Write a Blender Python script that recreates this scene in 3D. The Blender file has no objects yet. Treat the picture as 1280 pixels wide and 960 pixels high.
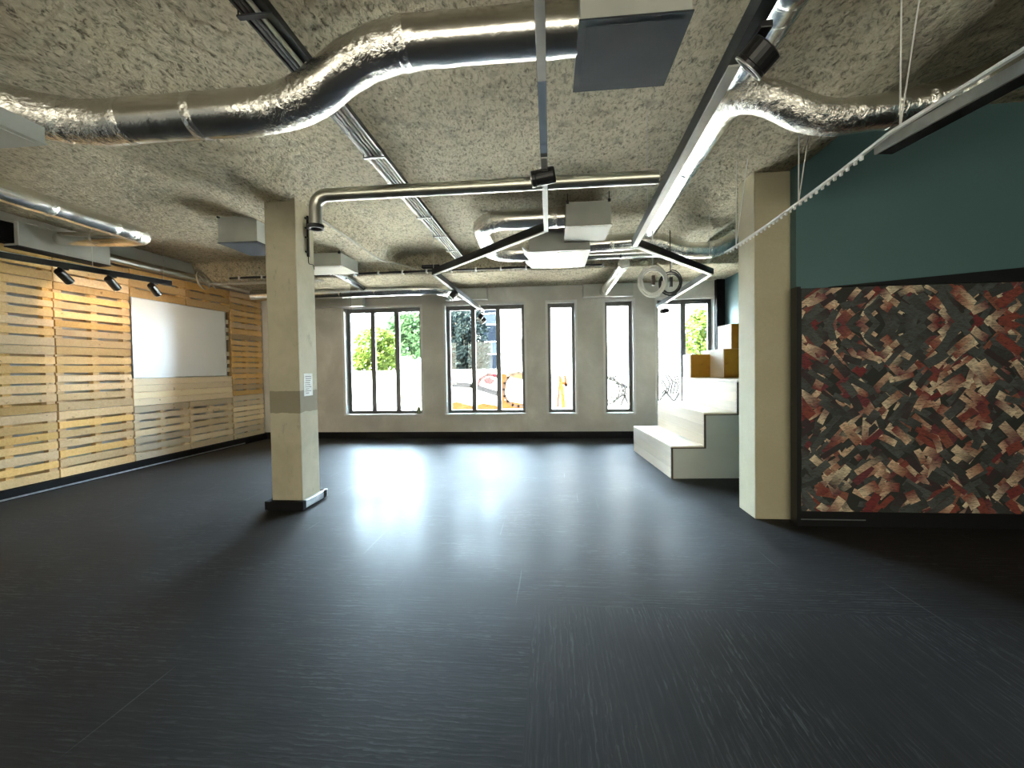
import bpy, math, random
import numpy as np
from mathutils import Vector, Matrix, noise, Quaternion

C = bpy.context.scene.collection
SC = bpy.context.scene
# ------------------------------------------------------------------ camera
F, CX, CY, H0 = 528.2, 640.0, 471.6, 1.45
fz = np.array([686.6 - CX, 459. - CY, F]); fz /= np.linalg.norm(fz)
dn = np.cross(fz, np.array([1, -.0159, 0.])); dn /= np.linalg.norm(dn)
if dn[1] < 0: dn = -dn
ROT = np.stack([np.cross(fz, -dn) if np.cross(fz, -dn)[0] > 0 else -np.cross(fz, -dn), fz, -dn])

def at(x, y, X=None, Y=None, Z=None):
    """world point seen at pixel (x, y) of the 1280x960 frame on one axis plane"""
    d = ROT @ np.array([x - CX, y - CY, F])
    t = X / d[0] if X is not None else (Y / d[1] if Y is not None else (Z - H0) / d[2])
    return Vector((d[0] * t, d[1] * t, H0 + d[2] * t))

cam_data = bpy.data.cameras.new('camera'); cam = bpy.data.objects.new('camera', cam_data); C.objects.link(cam)
cam_data.sensor_width = 36; cam_data.sensor_fit = 'HORIZONTAL'; cam_data.lens = F / 1280 * 36; cam_data.shift_y = -(480 - CY) / 1280
cam_data.clip_start = .02; cam_data.clip_end = 300
ax = [ROT @ np.array(v, float) for v in ((1, 0, 0), (0, -1, 0), (0, 0, -1))]
cam.matrix_world = Matrix([[ax[0][i], ax[1][i], ax[2][i], (0, 0, H0)[i]] for i in range(3)] + [[0, 0, 0, 1]])
SC.camera = cam
# ------------------------------------------------------------------ light
vs = SC.view_settings
vs.view_transform = 'Standard'; vs.look = 'None'; vs.gamma = 1; vs.use_curve_mapping = False
vs.exposure = 2.1
SC.cycles.use_denoising = True
SC.cycles.max_bounces = 10; SC.cycles.diffuse_bounces = 6; SC.cycles.glossy_bounces = 5
SC.cycles.transparent_max_bounces = 16; SC.cycles.caustics_reflective = False
SC.cycles.sample_clamp_indirect = 8
SKY_FRONT = (0.66, 0.83, 1.0); SKY_BACK = (1.0, .89, .72)
SKY_STRENGTH_FRONT, SKY_STRENGTH_BACK = 46.0, 2.3  # back half is warm fill for the added rear windows
w = bpy.data.worlds.new('sky'); SC.world = w; w.use_nodes = True
nt = w.node_tree; nt.nodes.clear()
o = nt.nodes.new('ShaderNodeOutputWorld'); bg = nt.nodes.new('ShaderNodeBackground')
tc = nt.nodes.new('ShaderNodeTexCoord'); sx = nt.nodes.new('ShaderNodeSeparateXYZ')
rp = nt.nodes.new('ShaderNodeMapRange'); rp.inputs[1].default_value = -.5; rp.inputs[2].default_value = .5
mx = nt.nodes.new('ShaderNodeMix'); mx.data_type = 'RGBA'
mx.inputs[6].default_value = tuple(c * SKY_STRENGTH_BACK for c in SKY_BACK) + (1,)
mx.inputs[7].default_value = tuple(c * SKY_STRENGTH_FRONT for c in SKY_FRONT) + (1,)
nt.links.new(tc.outputs['Generated'], sx.inputs[0]); nt.links.new(sx.outputs['Y'], rp.inputs[0])
nt.links.new(rp.outputs[0], mx.inputs[0]); nt.links.new(mx.outputs[2], bg.inputs['Color'])
bg.inputs['Strength'].default_value = 1.0; nt.links.new(bg.outputs[0], o.inputs[0])

sun = bpy.data.lights.new('sun', 'SUN'); sun.energy = 130; sun.angle = .01; sun.color = (1, .95, .86)
so = bpy.data.objects.new('sun', sun); C.objects.link(so)
so.rotation_euler = Vector((.45, .5, -1.0)).to_track_quat('-Z', 'Y').to_euler()

YB, ZC = 8.65, 3.4                       # far wall, slab
WINS = [(-4.34, -2.66), (-2.15, -.49), (-.03, .54), (1.12, 1.69), (2.14, 3.25)]   # far windows
WZ = (.50, 2.77)
YR = -5.0
REAR_FILL = [(-5.6, -3.0), (-2.2, .4), (1.2, 3.8)]; RZ = (.5, 2.95)  # unseen rear windows, added to let fill light into the room
def portal(x0, x1, z0, z1, y, toward):
    l = bpy.data.lights.new('daylight_portal', 'AREA'); l.shape = 'RECTANGLE'; l.size = x1 - x0; l.size_y = z1 - z0
    l.cycles.is_portal = True
    p = bpy.data.objects.new('daylight_portal', l); C.objects.link(p)
    p.location = ((x0 + x1) / 2, y, (z0 + z1) / 2)
    p.rotation_euler = (math.radians(-90 if toward < 0 else 90), 0, 0)
for a, b in WINS: portal(a, b, WZ[0], WZ[1], YB + .30, -1)
for a, b in REAR_FILL: portal(a, b, RZ[0], RZ[1], YR - .25, 1)

# ------------------------------------------------------------------ materials
def srgb(r, g, b): return tuple(((c / 255 + .055) / 1.055) ** 2.4 if c > 10 else c / 255 / 12.92 for c in (r, g, b))
class N:
    def __init__(s, name):
        s.m = bpy.data.materials.new(name); s.m.use_nodes = True; s.t = s.m.node_tree
        s.b = s.t.nodes['Principled BSDF']; s.out = s.t.nodes['Material Output']; s._co = None
    def new(s, k, **kw):
        n = s.t.nodes.new('ShaderNode' + k)
        for a, v in kw.items(): setattr(n, a, v)
        return n
    def link(s, a, b): s.t.links.new(a, b)
    def co(s, scale=(1, 1, 1), rot=(0, 0, 0), kind='Object', loc=(0, 0, 0)):
        if s._co is None: s._co = s.new('TexCoord')
        m = s.new('Mapping'); m.inputs['Scale'].default_value = scale; m.inputs['Rotation'].default_value = rot
        m.inputs['Location'].default_value = loc
        s.link(s._co.outputs[kind], m.inputs[0]); return m.outputs[0]
    def noise(s, co, scale, detail=4, rough=.55, dist=0):
        n = s.new('TexNoise'); n.inputs['Scale'].default_value = scale; n.inputs['Detail'].default_value = detail
        n.inputs['Roughness'].default_value = rough; n.inputs['Distortion'].default_value = dist
        s.link(co, n.inputs['Vector']); return n.outputs['Fac']
    def ramp(s, fac, stops):
        r = s.new('ValToRGB'); e = r.color_ramp.elements
        while len(e) < len(stops): e.new(.5)
        for i, (p, c) in enumerate(stops):
            e[i].position = p; e[i].color = (tuple(c) + (1,)) if hasattr(c, '__len__') else (c, c, c, 1)
        s.link(fac, r.inputs[0]); return r.outputs[0]
    def mix(s, fac, a, b, mode='MIX'):
        n = s.new('Mix', data_type='RGBA', blend_type=mode)
        for i, v in ((0, fac), (6, a), (7, b)):
            if hasattr(v, 'links') or isinstance(v, bpy.types.NodeSocket): s.link(v, n.inputs[i])
            elif i == 0: n.inputs[0].default_value = v
            else: n.inputs[i].default_value = tuple(v) + (1,)
        return n.outputs[2]
    def math(s, op, a, b=0.0):
        n = s.new('Math', operation=op)
        for i, v in ((0, a), (1, b)):
            if isinstance(v, bpy.types.NodeSocket): s.link(v, n.inputs[i])
            else: n.inputs[i].default_value = v
        return n.outputs[0]
    def bump(s, h, strength=.3, dist=.01, prev=None):
        n = s.new('Bump'); n.inputs['Strength'].default_value = strength; n.inputs['Distance'].default_value = dist
        s.link(h, n.inputs['Height'])
        if prev is not None: s.link(prev, n.inputs['Normal'])
        s.link(n.outputs[0], s.b.inputs['Normal']); return n.outputs[0]
    def set(s, **k):
        for a, v in k.items():
            i = s.b.inputs[{'color': 'Base Color', 'rough': 'Roughness', 'metal': 'Metallic', 'spec': 'Specular IOR Level', 'coat': 'Coat Weight'}[a]]
            if isinstance(v, bpy.types.NodeSocket): s.link(v, i)
            elif a == 'color': i.default_value = tuple(v) + (1,)
            else: i.default_value = v
        return s
M = {}
def plain(name, col, rough=.5, metal=0., spec=.5, wob=.12, scale=14):
    n = N(name); f = n.noise(n.co(), scale, 5)
    c = n.ramp(f, [(.3, [x * (1 - wob) for x in col]), (.7, [min(1, x * (1 + wob)) for x in col])])
    n.set(color=c, rough=rough, metal=metal, spec=spec); M[name] = n.m; return n
def mottled(name, a, b, scale=1.6, rough=.85, bump=.15):
    n = N(name); co = n.co(); f = n.noise(co, scale, 8, .62, .4); g = n.noise(co, 40, 3)
    c = n.mix(f, a, b); c = n.mix(n.ramp(g, [(.35, .0), (.75, .18)]), c, [x * .6 for x in a])
    n.set(color=n.mix(n.ramp(f, [(.25, 1.), (.75, 0.)]), c, a), rough=rough, spec=.25)
    n.bump(n.noise(co, 55, 4), bump, .004); M[name] = n.m; return n

# sprayed rough ceiling coat
n = N('sprayed_coat'); co = n.co(); cs = n.co(scale=(1, .55, 1), rot=(0, 0, .5))
big = n.noise(co, .55, 4); mid = n.noise(co, 7, 6, .6); fine = n.noise(cs, 37, 6, .68, .6)
pit = n.new('TexVoronoi'); pit.inputs['Scale'].default_value = 17; pit.inputs['Randomness'].default_value = 1; n.link(co, pit.inputs['Vector'])
c = n.mix(big, (.50, .435, .31), (.64, .575, .43))
c = n.mix(n.ramp(fine, [(.34, .85), (.50, 0.)]), c, (.13, .115, .09))
c = n.mix(n.ramp(fine, [(.55, 0.), (.72, .6)]), c, (.80, .735, .59))
c = n.mix(n.ramp(mid, [(.30, .55), (.47, 0.)]), c, (.19, .17, .135))
n.set(color=c, rough=.95, spec=.1)
b1 = n.bump(mid, .7, .05); n.bump(fine, 1.0, .035, b1); M['sprayed_coat'] = n.m

mottled('concrete', (.46, .445, .41), (.88, .865, .82), 1.1)
mottled('plaster_white', (.62, .62, .60), (.74, .74, .72), 3)
mottled('pillar_paint', (.46, .41, .28), (.58, .535, .39), 2.2, .7)
# pillar with a worn darker band round it
n = N('pillar_worn'); co = n.co(); f = n.noise(co, 2.2, 8, .62, .4); e = n.noise(co, 7, 6, .6)
c = n.mix(f, (.29, .25, .16), (.62, .57, .44))
z = n.new('SeparateXYZ'); n.link(n.co(), z.inputs[0])
zz = n.math('ADD', z.outputs['Z'], n.math('MULTIPLY', n.math('SUBTRACT', e, .5), .05))
band = n.math('MULTIPLY', n.math('GREATER_THAN', zz, 1.015), n.math('LESS_THAN', zz, 1.245))
c = n.mix(n.math('MULTIPLY', band, .72), c, (.17, .145, .095))
stain = n.ramp(n.noise(n.co(scale=(6, 6, 2)), 2.4, 6, .7), [(.60, 0.), (.68, .5)])
c = n.mix(stain, c, (.27, .25, .19))
n.set(color=c, rough=.75, spec=.25); n.bump(n.noise(co, 45, 5), .2, .004); M['pillar_worn'] = n.m

mottled('green_paint', (.092, .170, .180), (.116, .205, .215), 1.2, .55, .05)
# dark wood-grain vinyl floor
n = N('floor_vinyl'); co = n.co()
sp = n.new('SeparateXYZ'); n.link(co, sp.inputs[0])
mask = n.math('MULTIPLY', n.math('GREATER_THAN', sp.outputs['X'], -.12), n.math('LESS_THAN', sp.outputs['Y'], 2.55))
uv = n.new('Mix', data_type='VECTOR'); n.link(mask, uv.inputs[0])
n.link(n.co(scale=(.20, 1, 1)), uv.inputs[4]); n.link(n.co(scale=(1, .20, 1), rot=(0, 0, math.pi / 2)), uv.inputs[5]); gv = uv.outputs[1]
wv = n.new('TexWave', wave_type='BANDS', bands_direction='Y'); wv.inputs['Scale'].default_value = 11; wv.inputs['Distortion'].default_value = 9
wv.inputs['Detail'].default_value = 3; wv.inputs['Detail Scale'].default_value = 3.2; wv.inputs['Detail Roughness'].default_value = .55; n.link(gv, wv.inputs['Vector'])
ms_ = n.new('VectorMath', operation='MULTIPLY'); n.link(gv, ms_.inputs[0]); ms_.inputs[1].default_value = (5, 42, 1)
g2 = n.noise(ms_.outputs[0], 2.0, 6, .68); blot = n.noise(n.co(scale=(.6, 1.5, 1)), 1.2, 6, .6)
ridge = n.math('MULTIPLY', n.ramp(wv.outputs['Fac'], [(.70, 0.), (.97, 1.)]), n.ramp(g2, [(.40, 0.), (.62, 1.)]))
ridge = n.math('MULTIPLY', ridge, n.ramp(n.noise(co, 1.7, 4), [(.42, .15), (.62, 1.)]))
c = n.mix(blot, (.0205, .0195, .0195), (.041, .039, .038))
c = n.mix(n.ramp(g2, [(.46, 0.), (.75, .55)]), c, (.058, .056, .058))
c = n.mix(n.math('MULTIPLY', ridge, .6), c, (.10, .10, .105))
scr = n.noise(n.co(scale=(26, .55, 1), rot=(0, 0, -.22)), 1.6, 2, .4)
c = n.mix(n.ramp(scr, [(.735, 0.), (.76, .30)]), c, (.15, .15, .155))
r = n.math('ADD', n.math('MULTIPLY', g2, .14), n.math('MULTIPLY', blot, .18)); r = n.math('ADD', r, .40)
n.set(color=c, rough=r, spec=.045); n.b.inputs['Coat Weight'].default_value = .10; n.b.inputs['Coat IOR'].default_value = 1.10; n.link(n.math('ADD', n.math('MULTIPLY', blot, .2), .12), n.b.inputs['Coat Roughness']); n.b.inputs['Specular Tint'].default_value = (.56, .77, 1, 1)
b1 = n.bump(g2, .10, .004); n.bump(wv.outputs['Fac'], .10, .003, b1); M['floor_vinyl'] = n.m

# foil-wrapped duct, crumpled
def foil(name, col, rough, crum, scale):
    n = N(name); co = n.co(); f = n.noise(co, scale, 5, .6, 1.2); v = n.new('TexVoronoi', feature='SMOOTH_F1'); v.inputs['Scale'].default_value = scale * 1.3
    n.link(co, v.inputs['Vector']); n.set(color=col, rough=rough, metal=1)
    b1 = n.bump(f, crum, .02)
    if name == 'foil':
        at_ = n.new('Attribute'); at_.attribute_name = 'tint'; sc_ = n.new('SeparateColor'); n.link(at_.outputs['Color'], sc_.inputs[0])
        v.inputs['Scale'].default_value = 30; q_ = n.noise(co, 34, 4, .6, 1.5)
        bb = n.new('Bump'); bb.inputs['Distance'].default_value = .012; n.link(n.math('ADD', n.math('MULTIPLY', v.outputs['Distance'], .6), q_), bb.inputs['Height'])
        n.link(n.math('ADD', n.math('MULTIPLY', sc_.outputs[0], .75), .05), bb.inputs['Strength']); n.link(b1, bb.inputs['Normal']); n.link(bb.outputs[0], n.b.inputs['Normal'])
    else: n.bump(v.outputs['Distance'], crum * .6, .015, b1)
    M[name] = n.m
foil('foil', (.78, .755, .71), .21, .16, 7)
foil('foil_tape', (.86, .84, .80), .14, .5, 26)
foil('galvanised', (.70, .71, .70), .22, .05, 9)
foil('galvanised_dull', (.48, .47, .41), .34, .04, 6)
plain('grey_sheet', (.43, .44, .405), .45, .0, .5, .08, 4)
plain('grey_dark_sheet', (.032, .036, .043), .6, 0, .08, .1, 5)
plain('satin_gloss', (.34, .33, .29), .35, .3, .4, .05, 3)
plain('satin_sheet', (.40, .37, .30), .55, 0, .12, .05, 3)
plain('black_metal', (.010, .010, .011), .38, 0, .45)
plain('black_matt', (.010, .010, .011), .75, 0, .1)
plain('alu', (.55, .56, .57), .3, .9)
plain('white_plastic', (.74, .73, .70), .35, 0, .5, .04)
plain('diffuser', (.50, .485, .45), .35, 0, .5, .03)
plain('blue_sheen', (.20, .245, .31), .18, 0, .7, .05)  # bluish sheen of the bare black track, put into the colour
plain('cable_black', (.018, .018, .018), .55)
plain('cable_cream', (.34, .32, .26), .65, 0, .3)
plain('steel_wire', (.55, .54, .50), .35, .8)
plain('window_frame', (.10, .105, .105), .45)
plain('whiteboard', (.86, .89, .90), .28, 0, .5, .02, 1)
plain('paper', (.72, .72, .70), .8)
plain('ink', (.10, .10, .10), .8)
plain('tribune_grey', (.50, .52, .49), .5, 0, .4, .06, 2)
plain('edge_brown', (.07, .05, .035), .6)
plain('jar_green', (.18, .22, .12), .3)
plain('paving', (.62, .60, .57), .9, 0, .2, .1, .6)
plain('render_white', (.30, .30, .29), .9, 0, .2, .06, 1)
plain('asphalt', (.25, .25, .25), .9)
plain('facade_blue', (.0065, .0092, .0125), .8, 0, 0., .1, 1)
plain('facade_pane', (.002, .003, .005), .5, 0, 0.)
plain('facade_pale_pane', (.012, .0125, .013), .8, 0, 0.)
plain('facade_white', (.22, .22, .22), .8, 0, 0.)
plain('bark', (.12, .085, .055), .9)
plain('eave_brown', (.34, .20, .10), .8)
# wood: board colour comes from an attribute, grain from noise
def wood(name, base, dark, sc=(1, 12, 12), rough=.7):
    n = N(name); a = n.new('Attribute'); a.attribute_name = 'tint'
    sep = n.new('SeparateColor'); n.link(a.outputs['Color'], sep.inputs[0])
    off = n.new('VectorMath', operation='MULTIPLY_ADD'); n.link(a.outputs['Color'], off.inputs[0]); off.inputs[1].default_value = (13, 9, 7); n.link(n.co(scale=sc), off.inputs[2])
    f = n.noise(off.outputs[0], 3.2, 6, .62, .8); kn = n.noise(off.outputs[0], 1.3, 2, .4)
    c = n.mix(n.ramp(f, [(.3, 0.), (.75, .75)]), base, dark)
    c = n.mix(n.ramp(kn, [(.70, 0.), (.78, .65)]), c, [x * .32 for x in dark])
    br_ = n.math('ADD', n.math('MULTIPLY', sep.outputs[0], .62), .66)
    hs = n.new('HueSaturation'); n.link(c, hs.inputs['Color']); n.link(br_, hs.inputs['Value'])
    n.link(n.math('ADD', n.math('MULTIPLY', sep.outputs[1], .35), .80), hs.inputs['Saturation'])
    n.set(color=hs.outputs[0], rough=rough, spec=.3); n.bump(f, .15, .004); M[name] = n.m
wood('pallet_wood', (.80, .555, .275), (.58, .345, .135))
wood('pale_wood', (.90, .76, .55), (.78, .61, .39))
wood('tribune_ply', (.74, .62, .48), (.62, .51, .38), (1.2, .35, 9), .45)
wood('orange_ply', (.50, .26, .045), (.42, .20, .03), (4, 4, 4), .5)
# printed mural
n = N('mural_print'); a = n.new('Attribute'); a.attribute_name = 'tint'; co = n.co(rot=(0, .7, 0), scale=(1, 1, 3))
f = n.noise(co, 26, 6, .75, .5); f2 = n.noise(n.co(), 9, 4, .6)
c = n.mix(n.ramp(f, [(.36, .75), (.56, 0.)]), a.outputs['Color'], (.05, .03, .03))
c = n.mix(n.ramp(f2, [(.6, 0.), (.75, .5)]), c, (.055, .06, .055))
n.set(color=c, rough=.75, spec=.2); M['mural_print'] = n.m
# vertex-coloured paint (graffiti)
n = N('spray_paint'); a = n.new('Attribute'); a.attribute_name = 'tint'
hv = n.new('HueSaturation'); n.link(a.outputs['Color'], hv.inputs['Color']); n.link(n.math('ADD', n.noise(n.co(), 8, 4), .5), hv.inputs['Value']); n.set(color=hv.outputs[0], rough=.8, spec=0.); M['spray_paint'] = n.m
def leaf(name, a, b):
    n = N(name); at_ = n.new('Attribute'); at_.attribute_name = 'tint'; s = n.new('SeparateColor'); n.link(at_.outputs['Color'], s.inputs[0])
    c = n.mix(s.outputs[0], a, b); n.set(color=c, rough=.6, spec=.03)
    tr = n.new('BsdfTranslucent'); n.link(c, tr.inputs['Color']); ms = n.new('MixShader'); ms.inputs[0].default_value = .35
    n.link(n.b.outputs[0], ms.inputs[1]); n.link(tr.outputs[0], ms.inputs[2]); n.link(ms.outputs[0], n.out.inputs[0]); M[name] = n.m
leaf('leaf_yellow', (.014, .028, .005), (.040, .052, .008))
leaf('leaf_green', (.010, .024, .010), (.022, .040, .017))
leaf('leaf_pine', (.0018, .0036, .0042), (.006, .0098, .0094))
# clear glass pane: mostly see-through with a weak reflection
n = N('pane_glass'); tr = n.new('BsdfTransparent'); tr.inputs[0].default_value = (.93, .96, .95, 1); gl = n.new('BsdfGlossy'); gl.inputs['Roughness'].default_value = .02
fr = n.new('Fresnel'); fr.inputs[0].default_value = 1.45; ms = n.new('MixShader'); n.link(fr.outputs[0], ms.inputs[0])
n.link(tr.outputs[0], ms.inputs[1]); n.link(gl.outputs[0], ms.inputs[2]); n.link(ms.outputs[0], n.out.inputs[0]); M['pane_glass'] = n.m
def glow(name, col, k):
    n = N(name); e = n.new('Emission'); e.inputs[0].default_value = tuple(col) + (1,); e.inputs[1].default_value = k
    n.link(n.noise(n.co(), 1, 0), n.new('Math').inputs[0]); n.link(e.outputs[0], n.out.inputs[0]); M[name] = n.m
glow('lamp_face', (1, .80, .52), 14)

# ------------------------------------------------------------------ mesh builder
class MB:
    def __init__(s): s.v = []; s.f = []; s.c = []; s.cur = (.5, .5, .5); s.sm = []
    def add(s, vs_, fs, smooth=False, cols=None):
        k = len(s.v); s.v += [tuple(p) for p in vs_]
        for f in fs: s.f.append(tuple(i + k for i in f)); s.sm.append(smooth)
        s.c += (cols if cols else [s.cur] * len(vs_)); return s
    def box(s, x0, x1, y0, y1, z0, z1):
        x0, x1 = sorted((x0, x1)); y0, y1 = sorted((y0, y1)); z0, z1 = sorted((z0, z1))
        return s.add([(x, y, z) for z in (z0, z1) for y in (y0, y1) for x in (x0, x1)],
                     [(0, 2, 3, 1), (4, 5, 7, 6), (0, 1, 5, 4), (2, 6, 7, 3), (0, 4, 6, 2), (1, 3, 7, 5)])
    def bar(s, p, q, w_, h, up=(0, 0, 1), lift=0.):
        """box from p to q, width w_ sideways and height h along up (p, q on the axis)"""
        p, q = Vector(p), Vector(q); d = (q - p).normalized(); u = Vector(up); u = (u - d * u.dot(d)).normalized(); r = d.cross(u)
        vs_ = [a + r * (sx_ * w_ / 2) + u * (sz * h / 2 + lift) for a in (p, q) for sz in (-1, 1) for sx_ in (-1, 1)]
        return s.add(vs_, [(0, 1, 3, 2), (4, 6, 7, 5), (0, 4, 5, 1), (2, 3, 7, 6), (0, 2, 6, 4), (1, 5, 7, 3)])
    def prism(s, poly, axis, a, b):
        """poly: 2D outline in the other two axes (cyclic order), extruded a..b along axis"""
        def pt(u, v_, t): return {'x': (t, u, v_), 'y': (u, t, v_), 'z': (u, v_, t)}[axis]
        k = len(poly); vs_ = [pt(u, v_, a) for u, v_ in poly] + [pt(u, v_, b) for u, v_ in poly]
        return s.add(vs_, [tuple(range(k - 1, -1, -1)), tuple(range(k, 2 * k))] + [(i, (i + 1) % k, (i + 1) % k + k, i + k) for i in range(k)])
    def tube(s, pts, r, n_=16, cap=True, rf=None, smooth=True):
        pts = [Vector(p) for p in pts]; k = len(pts); T = []
        for i in range(k): T.append((pts[min(i + 1, k - 1)] - pts[max(i - 1, 0)]).normalized())
        u = T[0].orthogonal().normalized(); rings = []
        L = 0
        for i in range(k):
            if i: L += (pts[i] - pts[i - 1]).length; u = (u - T[i] * u.dot(T[i])).normalized()
            v_ = T[i].cross(u); rr = r if rf is None else rf(L)
            rings.append([pts[i] + (u * math.cos(2 * math.pi * j / n_) + v_ * math.sin(2 * math.pi * j / n_)) * rr for j in range(n_)])
        vs_ = [p for ring in rings for p in ring]
        fs = [(i * n_ + j, i * n_ + (j + 1) % n_, (i + 1) * n_ + (j + 1) % n_, (i + 1) * n_ + j) for i in range(k - 1) for j in range(n_)]
        s.add(vs_, fs, smooth)
        if cap:
            s.add(rings[0], [tuple(range(n_ - 1, -1, -1))]); s.add(rings[-1], [tuple(range(n_))])
        return s
    def ring(s, p, d, ro, ri, h, n_=24):
        """hollow ring (pipe lip) at p along d"""
        d = Vector(d).normalized(); u = d.orthogonal().normalized(); v_ = d.cross(u); p = Vector(p); vs_ = []
        for rr, t in ((ro, 0), (ro, h), (ri, h), (ri, 0)):
            vs_ += [p + d * t + (u * math.cos(2 * math.pi * j / n_) + v_ * math.sin(2 * math.pi * j / n_)) * rr for j in range(n_)]
        fs = [(a * n_ + j, a * n_ + (j + 1) % n_, ((a + 1) % 4) * n_ + (j + 1) % n_, ((a + 1) % 4) * n_ + j) for a in range(4) for j in range(n_)]
        return s.add(vs_, fs, True)
    def build(s, name, mat, parent=None, bevel=0., origin=None, flat=False):
        me = bpy.data.meshes.new(name); ob = bpy.data.objects.new(name, me); C.objects.link(ob)
        if parent is not None:
            ob.parent = parent; mi = WM[parent.name].inverted(); vv = [mi @ Vector(p) for p in s.v]; WM[ob.name] = WM[parent.name]
        else:
            og = Vector(origin) if origin is not None else Vector((0, 0, 0)); ob.location = og; vv = [Vector(p) - og for p in s.v]
            WM[ob.name] = Matrix.Translation(og)
        me.from_pydata(vv, [], s.f); me.materials.append(M[mat])
        ca = me.color_attributes.new('tint', 'FLOAT_COLOR', 'POINT')
        ca.data.foreach_set('color', [x for c in s.c for x in (c[0], c[1], c[2], 1.)])
        me.polygons.foreach_set('use_smooth', s.sm)
        me.update()
        if bevel:
            b = ob.modifiers.new('bevel', 'BEVEL'); b.width = bevel; b.segments = 2; b.limit_method = 'ANGLE'; b.harden_normals = False
        return ob
WM = {}
def thing(name, label, cat, loc=(0, 0, 0), rotz=0., group=None):
    o = bpy.data.objects.new(name, None); C.objects.link(o); o.location = loc; o.rotation_euler = (0, 0, rotz); o.empty_display_size = .1
    WM[o.name] = Matrix.Translation(loc) @ Matrix.Rotation(rotz, 4, 'Z'); return tag(o, label, cat, group)
def tag(o, label, cat, group=None, kind=None):
    o['label'] = label; o['category'] = cat
    if group: o['group'] = group
    if kind: o['kind'] = kind
    return o
def struct(name, mb, mat, parent=None, bevel=0., origin=None):
    o = mb.build(name, mat, parent, bevel, origin)
    if parent is None: o['kind'] = 'structure'
    return o
def rounded(pts, rad, step=.05):
    """polyline with its inner corners rounded, resampled densely"""
    pts = [Vector(p) for p in pts]; out = [pts[0]]
    for i in range(1, len(pts) - 1):
        a, b, c = pts[i - 1], pts[i], pts[i + 1]; r_ = min(rad, (a - b).length * .49, (c - b).length * .49)
        p, q = b + (a - b).normalized() * r_, b + (c - b).normalized() * r_
        for k in range(9): t = k / 8; out.append(p * (1 - t) ** 2 + b * 2 * t * (1 - t) + q * t ** 2)
    out.append(pts[-1]); res = [out[0]]
    for p in out[1:]:
        d = (p - res[-1]).length
        if d < 1e-4: continue
        for k in range(1, max(1, int(d / step)) + 1): res.append(res[-1] if False else (out[0] if False else None)) if False else None
        m_ = max(1, int(round(d / step))); s0 = res[-1].copy()
        for k in range(1, m_ + 1): res.append(s0.lerp(p, k / m_))
    return res
random.seed(7)

# ------------------------------------------------------------------ setting: floor, walls, ceiling
XR = 5.6
struct('floor', MB().box(-6.95, XR + .25, YR - .3, YB + .28, -.1, 0), 'floor_vinyl')
def wall_with_holes(y0, y1, x0, x1, z0, z1, holes, hz):
    m = MB(); xs = [x0]
    for a, b in holes: xs += [a, b]
    xs.append(x1)
    for i in range(0, len(xs), 2): m.box(xs[i], xs[i + 1], y0, y1, z0, z1)
    for a, b in holes: m.box(a, b, y0, y1, z0, hz[0]); m.box(a, b, y0, y1, hz[1], z1)
    return m
struct('wall_far', wall_with_holes(YB, YB + .28, -6.95, 3.6, 0, 3.5, WINS, WZ), 'concrete')
struct('wall_rear', wall_with_holes(YR - .25, YR, -6.95, XR + .25, 0, 3.8, REAR_FILL, RZ), 'concrete')
struct('wall_near_right', MB().box(XR, XR + .25, YR, 4.4, 0, 3.8), 'green_paint')
struct('wall_right', MB().box(2.205, XR, 4.0, 4.09, 0, 3.8).box(2.238, XR, 4.09, 4.4, 0, 3.8), 'green_paint')
struct('wall_far_right', MB().box(3.40, 3.60, 4.4, YB, 0, 3.6), 'green_paint')
# left wall, turned 2.3 degrees: s runs along it, o stands out of it
TH = math.atan(.04); LWM = Matrix.Translation((-6.618, .08, 0)) @ Matrix.Rotation(-TH, 4, 'Z')
def LW(s, o_, z): return LWM @ Vector((o_, s, z))
class LB(MB):
    def lbox(s, s0, s1, o0, o1, z0, z1):
        k = len(s.v); s.box(o0, o1, s0, s1, z0, z1)
        for i in range(k, len(s.v)): s.v[i] = tuple(LWM @ Vector(s.v[i]))
        return s
lw_ = LB(); lw_.cur = (.6, .5, .5); lw_.lbox(YR - .2, 8.62, -.18, 0, 0, 3.5)
struct('wall_left', lw_, 'plaster_white')
# ceiling: slab with two downstand beams along the room and a lower strip by the far windows
PROF = [(-7.2, 3.4), (-3.85, 3.4), (-3.62, 3.36), (-3.35, 3.21), (-2.64, 3.2), (-2.58, 3.24), (-2.44, 3.38), (-2.36, 3.4), (1.68, 3.4), (1.74, 3.38), (1.86, 3.22), (1.92, 3.2), (2.20, 3.2), (2.32, 3.25), (2.62, 3.52), (2.85, 3.62), (6.2, 3.66)]
px, pz = np.array(PROF).T
xs = np.arange(-7.0, 5.9, .032); ys = np.concatenate([np.arange(YR - .2, 1.0, .25), np.arange(1.0, 8.70, .032)])
nx, ny = len(xs), len(ys); base = np.interp(xs, px, pz)
base = np.convolve(np.pad(base, 2, mode='edge'), np.ones(5) / 5, 'valid')
V = np.zeros((ny, nx, 3)); V[:, :, 0] = xs; V[:, :, 1] = ys[:, None]
t = np.clip((ys - 7.05) / .14, 0, 1)[:, None]; V[:, :, 2] = base[None] * (1 - t) + np.minimum(base[None], 3.1) * t
for j in range(ny):
    if ys[j] < .9: continue
    k = .35 if ys[j] > 7.2 else 1.0
    for i in range(nx):
        x, y = V[j, i, 0], V[j, i, 1]
        if not (-6.8 < x < 5.0): continue
        q = noise.fractal(Vector((x * 13, y * 13, 0)), .8, 2.1, 4) * .0105 + noise.noise(Vector((x * 1.4, y * 1.4, 5))) * .010
        V[j, i, 2] += k * q
        if V[j, i, 2] < 0: V[j, i, 2] = 0
m = MB(); idx = lambda j, i: j * nx + i
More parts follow.
